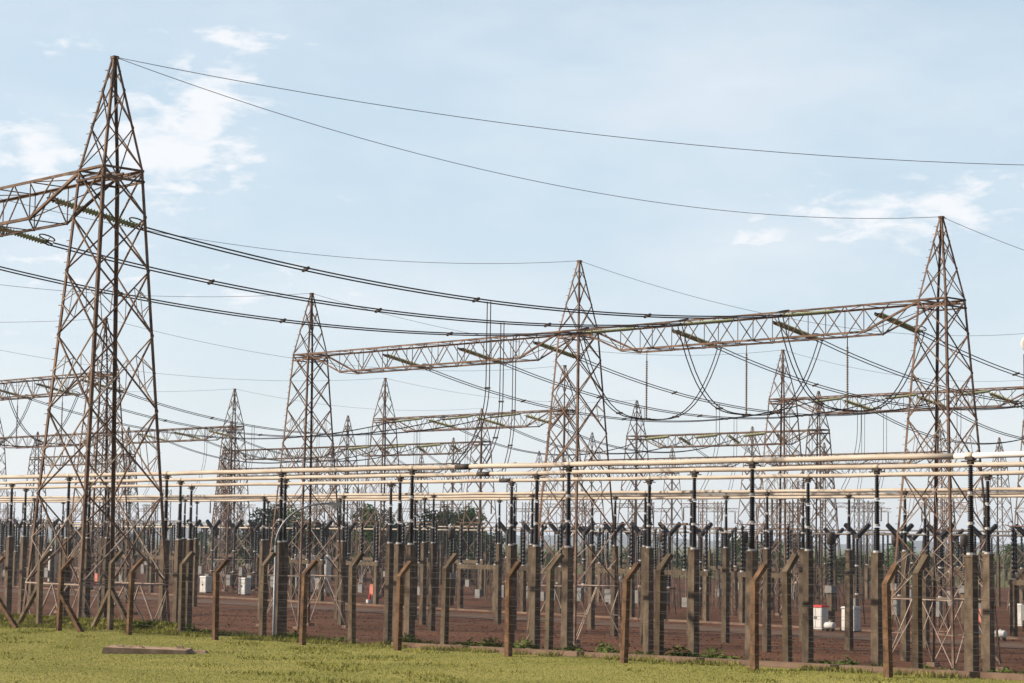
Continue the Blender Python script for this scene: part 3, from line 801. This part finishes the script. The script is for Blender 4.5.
row(PD, 163, 9.5, 'concrete portal with three dark insulators in the second disconnector row', 'second disconnector row', skip=.2, seed=4)
row(PI, 171, 5.6, 'post insulator on lattice stand before the third tower row', 'third row post insulators', skip=.5, seed=6)
row(PBk, 178, 5.0, 'small circuit breaker with V head before the third tower row', 'far circuit breakers', skip=.35, seed=7)
row(PI, 197, 6, 'small post insulator on lattice stand behind the third tower row', 'far post insulators', skip=.5, seed=9)
row(PD, 208, 11, 'small concrete portal in the third disconnector row', 'third disconnector row', skip=.25, seed=10)
row(PI, 222, 7, 'tiny post insulator on lattice stand in the far yard', 'farthest post insulators', skip=.5, seed=11)
for i, px in enumerate((42, 55, 297, 311, 328, 346)):
    y = 147.0 if px > 100 else 140; x = x_at(px, y)
    if abs(min((x-v for v in X2.values()), key=abs)) < 2.5: x += 2.6
    PT.put((x, y, 0), f'tall white cylindrical tank with domed top, {ordinal(i)} from the left', 'white tanks')
def build_mast():
    r = thing('lattice_mast', '', 'mast'); b = MB(); q = .38; H = 12.6
    for k in range(4):
        a, a2 = CORN[k], CORN[(k+1)%4]; b.bar((a[0]*q,a[1]*q,0),(a[0]*q,a[1]*q,H),.07)
        for j in range(14):
            A_, B_ = (a, a2) if j % 2 else (a2, a); b.bar((A_[0]*q,A_[1]*q,j*.9),(B_[0]*q,B_[1]*q,(j+1)*.9),.04)
    obj('column', b, STEEL_FAR, r)
    b = MB(); L_ = 3.6
    for sy in (-.3,.3):
        b.bar((-L_,sy,11.6),(L_,sy,11.6),.07); b.bar((-L_,sy,11.1),(L_,sy,11.1),.06)
        for j in range(8): b.bar((-L_+j*.9,sy,11.1 if j%2 else 11.6),(-L_+(j+1)*.9,sy,11.6 if j%2 else 11.1),.04)
    obj('crossarm', b, STEEL_FAR, r)
    for x in (-3.3,3.3): obj('insulator', ins(MB(),x,0,9.4,1.65,.12,8,6), PEACH, r)
    return r
PM = Proto(build_mast)
row(PM, 160.0, 13.5, 'slim lattice mast with crossarm behind the second tower row', 'second row lattice masts', skip=.2, seed=31)
row(PM, 203.5, 12.5, 'slim lattice mast with crossarm behind the third tower row', 'third row lattice masts', skip=.2, seed=32)
row(PM, 232, 13.5, 'slim lattice mast with crossarm before the fourth tower row', 'fourth row lattice masts', skip=.2, seed=33)
# distant low busbars
for y, z, w in ((166.5, 7.6, 'low thin tan tube crossing the far yard, nearer of two'), (200, 8.3, 'low thin tan tube crossing the far yard, farther of two')):
    xa, xb = x_at(-60, y), x_at(1090, y)
    tag(obj('busbar_pipe', S(MB().tube([(-(xb-xa)/2,0,0),((xb-xa)/2,0,0)],.09,8)), PIPE, None, ((xa+xb)/2,y,z)), w, 'busbar', 'far tubular busbars')
    st = []; x = xb-3
    while x > xa: st.append(x); x -= 8.5
    st = sorted(st, key=lambda v: pxn(v, y))
    for i, x in enumerate(st):
        b = MB().taper(0,0,-.2,z-2.6,.3,.26); o = thing('busbar_support', f'slim support, {ordinal(i)} from the left under the {"nearer" if y < 180 else "farther"} far tube', 'busbar support', (x,y,0), 0, 'far busbar supports')
        obj('concrete_column', b, CONC, o); obj('insulator', ins(MB(),0,0,z-2.6,2.5,.13), PORC, o)
# slack droppers from the rear conductors down to the yard equipment
n = 0
for bay, i, r in rear:
    for y, zt_ in ((112.5, ZP), (132.5, 8.2), (139.5, 7.6)):
        a = pt_at_y(r[2], y)
        if not (0 < proj(a)[0] < 1024): continue
        e = Vector((a.x-.8, y-1.2, zt_)); pts = []
        for j in range(13):
            t = j/12; w = max(0, (t-.3)/.7)**2
            pts.append(Vector((a.x+(e.x-a.x)*w, a.y+(e.y-a.y)*w, a.z+(e.z-a.z)*t)))
        lab = {112.5: 'behind the rear pipes', 132.5: 'above the nearest disconnectors', 139.5: 'above the circuit breakers'}[y]
        bl = 'right' if bay == bayQR else 'centre' if bay == bayPQ else 'left'
        twin('dropper', f'{PN[i]} slack twin dropper {lab} in the {bl} bay', 'cable', pts, .25, .02, 'slack droppers', (), off=(.9,.4,0)); n += 1
# cabinets, small red and white fixtures
def build_cab():
    r = thing('control_cabinet', '', 'cabinet')
    obj('plinth', MB().box(-.62,.62,-.45,.45,-.2,.1), CONC, r); obj('body', MB().box(-.58,.58,-.4,.4,.1,1.75), WHITE, r)
    obj('roof', MB().taper(0,0,1.752,1.9,1.3,1.1,.95,.8), WHITE, r)
    b = MB().box(-.52,-.02,-.425,-.403,.2,1.65); q = obj('door', b, WHITE, r); obj('handle', MB().box(-.1,-.06,-.46,-.427,.85,1.05), FITTING, q)
    b = MB().box(.02,.52,-.425,-.403,.2,1.65); q = obj('door', b, WHITE, r); obj('handle', MB().box(.06,.1,-.46,-.427,.85,1.05), FITTING, q)
    return r
CAB = Proto(build_cab)
cabs = [(819, 127.5, 'white control cabinet with red top right of the road, left one of a pair'), (851, 127.5, 'white control cabinet partly behind a pipe column, right one of a pair'),
        (207, 139, 'white control cabinet low behind the left fence posts'), (246, 139, 'white control cabinet beside the dark column left of the lamp'), (1018, 150, 'white control cabinet at the right edge')]
for k, (px, y, lab) in enumerate(cabs):
    o = CAB.put((x_at(px, y), y, 0), lab, 'white control cabinets')
    if k == 0:
        for ch in o.children:
            if ch.name.startswith('roof'): red_roof_parent = o
cab0 = [o for o in COL.objects if o.get('label') == cabs[0][2]][0]
for ch in cab0.children:
    if ch.name.split('.')[0] == 'roof':
        me = ch.data.copy(); me.materials.clear(); me.materials.append(RED); ch.data = me; ch['label'] = 'red painted roof'
# round white tank beside the cabinet
def build_drum():
    r = thing('oil_drum_tank', '', 'tank'); b = MB().lathe([(.05,-.6),(.3,-.58),(.36,-.5),(.36,.5),(.3,.58),(.05,.6)],0,0,12,'x'); b.v = [(x,y,z+.62) for x,y,z in b.v]
    obj('shell', S(b), WHITE, r); 
    for sx in (-.35,.35): obj('saddle', MB().box(sx-.06,sx+.06,-.3,.3,-.1,.34), FITTING, r)
    obj('filler_cap', MB().lathe([(.1,.95),(.1,1.1)],0,0,8), WHITE, r); return r
DR = Proto(build_drum)
for px, y, lab in ((830, 126.2, 'small white drum tank lying beside the cabinet with red top'), (1000, 126.5, 'small white drum tank lying at the right behind the columns')):
    DR.put((x_at(px, y), y, 0), lab, 'white drum tanks').scale = (.72,.72,.72)
def build_fx():
    r = thing('fire_point', '', 'fire point'); obj('post', MB().box(-.04,.04,-.04,.04,0,1.9), GREYP, r); obj('board', MB().box(-.28,.28,-.09,-.045,.8,1.85), PINK, r)
    obj('extinguisher', S(MB().lathe([(.04,.2),(.14,.22),(.14,.75),(.06,.9),(.03,1.0)],0,-.24,9)), RED, r); obj('sand_box', MB().box(-.3,.3,-.5,-.12,0,.35), WHITE, r); return r
FX = Proto(build_fx)
for px, y, lab in ((98, 134.5, 'red fire point board behind the legs of the tallest tower'), (373, 134.8, 'faded red fire point board left of a concrete portal'), (978, 135, 'red fire point board at the right between two pipe columns')):
    FX.put((x_at(px, y), y, 0), lab, 'fire points')
# slim radio mast with round dish at the right edge
mp = Vector((x_at(1031, 150), 150, 0)); t = thing('radio_mast', 'slim lattice mast with a white dish at the right edge', 'mast', mp)
b = MB(); q = .5; HM = 22.5
for k in range(3):
    a0 = 2*math.pi*k/3; a1 = 2*math.pi*(k+1)/3; P0 = Vector((q*math.cos(a0), q*math.sin(a0), 0)); P1 = Vector((q*math.cos(a1), q*math.sin(a1), 0))
    b.bar(P0, P0+UP*HM, .08)
    for j in range(22): b.bar(P0+UP*j, P1+UP*(j+1), .045)
obj('lattice', b, STEEL_FAR, t)
dz = at_y(1026, 345, 150).z
dn = (CAM-mp); dn.z = 0; dn.normalize(); M = Matrix.Translation(dn*.75+UP*dz) @ dn.to_track_quat('Z','Y').to_matrix().to_4x4()
obj('dish', S(MB().lathe([(.1,-.35),(.45,-.2),(.7,.1),(.72,.2),(.5,.3),(.05,.36)],0,0,16,'z',M)), WHITE, t)

# ------------------------------------------------------------------ trees
def build_tree(seed, H, R, n=1500):
    def f():
        rr = random.Random(seed); r = thing('tree', '', 'tree')
        tr = MB(); tr.tube([(0,0,-.3),(.1,.05,H*.25),(.2,-.1,H*.55),(.1,.1,H*.8)],[R*.075,R*.06,R*.04,R*.015],7)
        cl = []
        for i in range(16):
            a = rr.uniform(0,6.283); e = rr.uniform(.28,.93); rad = R*(.75 if e < .7 else .45)*rr.uniform(.35,1); p_ = Vector((rad*math.cos(a), rad*math.sin(a), H*e)); cl.append((p_, R*rr.uniform(.22,.42)))
            if i < 9: tr.tube([(0.1,0,H*.28+i*.2),tuple(p_*.6+Vector((0,0,H*.13))),tuple(p_)],[R*.03,R*.018,R*.006],5)
        obj('trunk', tr, BARK, r)
        lf = MB()
        for i in range(n):
            p_, q = cl[i % 16]; d = Vector((rr.gauss(0,1),rr.gauss(0,1),rr.gauss(0,.75))); d.normalize(); o_ = p_+d*q*rr.random()**.4
            u = Vector((rr.uniform(-1,1),rr.uniform(-1,1),rr.uniform(-.6,.6))).normalized(); v_ = u.orthogonal().normalized(); l = rr.uniform(.14,.34)
            k = len(lf.v); lf.v += [tuple(o_-u*l), tuple(o_+v_*l*.6), tuple(o_+u*l), tuple(o_-v_*l*.6)]; lf.f.append((k,k+1,k+2,k+3))
        obj('crown', lf, CROWN, r); return r
    return f
TP = [Proto(build_tree(1, 9.5, 4.2)), Proto(build_tree(2, 11.5, 4.6)), Proto(build_tree(3, 7.5, 4.4)), Proto(build_tree(4, 5.2, 3.6, 1100))]
KN = ['rounded dark green tree', 'taller dark green tree', 'spreading mid green tree', 'low bushy tree']
def depth_pt(px, D):
    d = ray(px, 541); d.z = 0; d.normalize(); return d*D
tl = []
rr = random.Random(12)
for px in range(255, 400, 11): tl.append((px+rr.uniform(-4,4), rr.uniform(305,345), rr.choice((0,1,2))))
for px in range(402, 500, 10): tl.append((px+rr.uniform(-4,4), rr.uniform(305,350), rr.choice((0,1,1,2))))
for px in range(505, 700, 24): tl.append((px+rr.uniform(-8,8), rr.uniform(430,520), 3))
for px in range(690, 900, 12): tl.append((px+rr.uniform(-5,5), rr.uniform(340,440), rr.choice((2,3,3))))
for px in range(905, 1040, 20): tl.append((px+rr.uniform(-5,5), rr.uniform(430,520), rr.choice((2,3,3))))
for px in range(-10, 250, 30): tl.append((px+rr.uniform(-8,8), rr.uniform(430,520), rr.choice((3,3,2))))
cnt = [0]*4
for px, D, k in sorted(tl):
    p = depth_pt(px, D); cnt[k] += 1
    TP[k].put((p.x, p.y, -.35), f'{KN[k]} beyond the yard, {ordinal(cnt[k]-1)} from the left of its kind', 'trees beyond the yard', rr.uniform(0,6.28))

# ------------------------------------------------------------------ air, light, sky, camera
hz = MB().box(-8200, 6500, -400, 8500, -1.5, 62)
hm = bpy.data.materials.new('air_haze'); hm.use_nodes = True; nt = hm.node_tree; nt.nodes.remove(nt.nodes['Principled BSDF'])
pv = nt.nodes.new('ShaderNodeVolumePrincipled'); pv.inputs['Color'].default_value = (.80,.88,1,1); pv.inputs['Density'].default_value = .00013; pv.inputs['Anisotropy'].default_value = .2
nt.links.new(pv.outputs[0], nt.nodes['Material Output'].inputs['Volume'])
ho = obj('haze', hz, hm); ho['kind'] = 'stuff'

SUN_EL = math.radians(29)
hd = Vector((-.70, -.71, 0)).normalized(); ts = hd*math.cos(SUN_EL)+UP*math.sin(SUN_EL)
sl = bpy.data.lights.new('sun', 'SUN'); sl.energy = 5.0; sl.angle = math.radians(.53); sl.color = (1, .89, .75)
so = bpy.data.objects.new('sun', sl); COL.objects.link(so); so.rotation_euler = ts.to_track_quat('Z','Y').to_euler(); so.location = (0,0,60)
w = bpy.data.worlds.new('World'); SC.world = w; w.use_nodes = True; nt = w.node_tree; N = nt.nodes; L = nt.links
bg = N['Background']; bg.inputs['Strength'].default_value = .072
sky = N.new('ShaderNodeTexSky'); sky.sky_type = 'NISHITA'; sky.sun_disc = False; sky.sun_elevation = SUN_EL; sky.sun_rotation = math.atan2(hd.x, hd.y)
sky.air_density = 1.0; sky.dust_density = .8; sky.ozone_density = 1.2
tc = N.new('ShaderNodeTexCoord'); sp = N.new('ShaderNodeSeparateXYZ'); L.new(tc.outputs['Generated'], sp.inputs[0])
def math_(op, a, b=None):
    n = N.new('ShaderNodeMath'); n.operation = op
    for i, v in enumerate((a, b)):
        if v is None: continue
        if isinstance(v, (int, float)): n.inputs[i].default_value = v
        else: L.new(v, n.inputs[i])
    return n.outputs[0]
az = math_('ARCTAN2', sp.outputs['X'], sp.outputs['Y']); el = math_('ARCSINE', sp.outputs['Z'])
cv = N.new('ShaderNodeCombineXYZ'); L.new(az, cv.inputs[0]); L.new(math_('MULTIPLY', el, 2.6), cv.inputs[1])
nz = N.new('ShaderNodeTexNoise'); nz.inputs['Scale'].default_value = 44; nz.inputs['Detail'].default_value = 9; nz.inputs['Roughness'].default_value = .58; nz.inputs['Distortion'].default_value = .3; L.new(cv.outputs[0], nz.inputs['Vector'])
n2 = N.new('ShaderNodeTexNoise'); n2.inputs['Scale'].default_value = 6; n2.inputs['Detail'].default_value = 6; n2.inputs['Roughness'].default_value = .55; L.new(cv.outputs[0], n2.inputs['Vector'])
def azel(px, py): r = ray(px, py).normalized(); return math.atan2(r.x, r.y), math.asin(r.z)
mask = None
for px, py, wx, wy, k in ((165,150,75,55,1.0),(30,150,60,30,.9),(215,95,50,45,.8),(235,38,60,14,.75),(245,180,30,12,.7),(900,215,170,32,.74),(760,235,70,18,.6),(60,45,40,12,.5),(1000,190,80,30,.5),(60,260,120,40,.45),(260,290,110,30,.5),(30,320,90,40,.4)):
    a, e = azel(px, py); dx = math_('DIVIDE', math_('SUBTRACT', az, a), wx/F); dy = math_('DIVIDE', math_('SUBTRACT', el, e), wy/F)
    g = math_('MULTIPLY', math_('EXPONENT', math_('MULTIPLY', math_('ADD', math_('MULTIPLY', dx, dx), math_('MULTIPLY', dy, dy)), -.8)), k)
    mask = g if mask is None else math_('MAXIMUM', mask, g)
f1 = math_('ADD', math_('MULTIPLY', nz.outputs['Fac'], 1.0), math_('MULTIPLY', mask, .46))
mr = N.new('ShaderNodeMapRange'); mr.interpolation_type = 'SMOOTHSTEP'; mr.inputs['From Min'].default_value = .64; mr.inputs['From Max'].default_value = .93; L.new(f1, mr.inputs['Value'])
thin = N.new('ShaderNodeMapRange'); thin.inputs['From Min'].default_value = .42; thin.inputs['From Max'].default_value = .75; thin.inputs['To Max'].default_value = .38; L.new(n2.outputs['Fac'], thin.inputs['Value'])
cf = math_('MAXIMUM', math_('MULTIPLY', mr.outputs[0], .72), thin.outputs[0])
veil = N.new('ShaderNodeMix'); veil.data_type = 'RGBA'; L.new(sky.outputs[0], veil.inputs['A']); hzm = N.new('ShaderNodeMix'); hzm.data_type = 'RGBA'; hzm.inputs['A'].default_value = (7.3,7.75,8.2,1); hzm.inputs['B'].default_value = (5.7,6.9,7.85,1)
hr = N.new('ShaderNodeMapRange'); hr.inputs['From Max'].default_value = .17; L.new(el, hr.inputs['Value']); L.new(hr.outputs[0], hzm.inputs['Factor']); L.new(hzm.outputs['Result'], veil.inputs['B']); vf = N.new('ShaderNodeMapRange'); vf.interpolation_type = 'SMOOTHSTEP'; vf.inputs['From Min'].default_value = .22; vf.inputs['From Max'].default_value = .42
vf.inputs['To Min'].default_value = .72; vf.inputs['To Max'].default_value = 0; L.new(el, vf.inputs['Value']); L.new(vf.outputs[0], veil.inputs['Factor'])
mx = N.new('ShaderNodeMix'); mx.data_type = 'RGBA'; L.new(cf, mx.inputs['Factor']); L.new(veil.outputs['Result'], mx.inputs['A']); mx.inputs['B'].default_value = (8.5,8.35,8.4,1)
L.new(mx.outputs['Result'], bg.inputs['Color'])

cam = bpy.data.cameras.new('camera'); co = bpy.data.objects.new('camera', cam); COL.objects.link(co)
cam.sensor_width = 36; cam.lens = F/1024*36; cam.clip_end = 20000; cam.clip_start = .1
Mx = Matrix((RT, U, -FW)).transposed().to_4x4(); Mx.translation = CAM; co.matrix_world = Mx
SC.camera = co
SC.view_settings.view_transform = 'Standard'; SC.view_settings.look = 'None'; SC.view_settings.exposure = .80; SC.view_settings.gamma = 1
SC.cycles.volume_bounces = 0; SC.cycles.volume_max_steps = 64; SC.cycles.max_bounces = 5
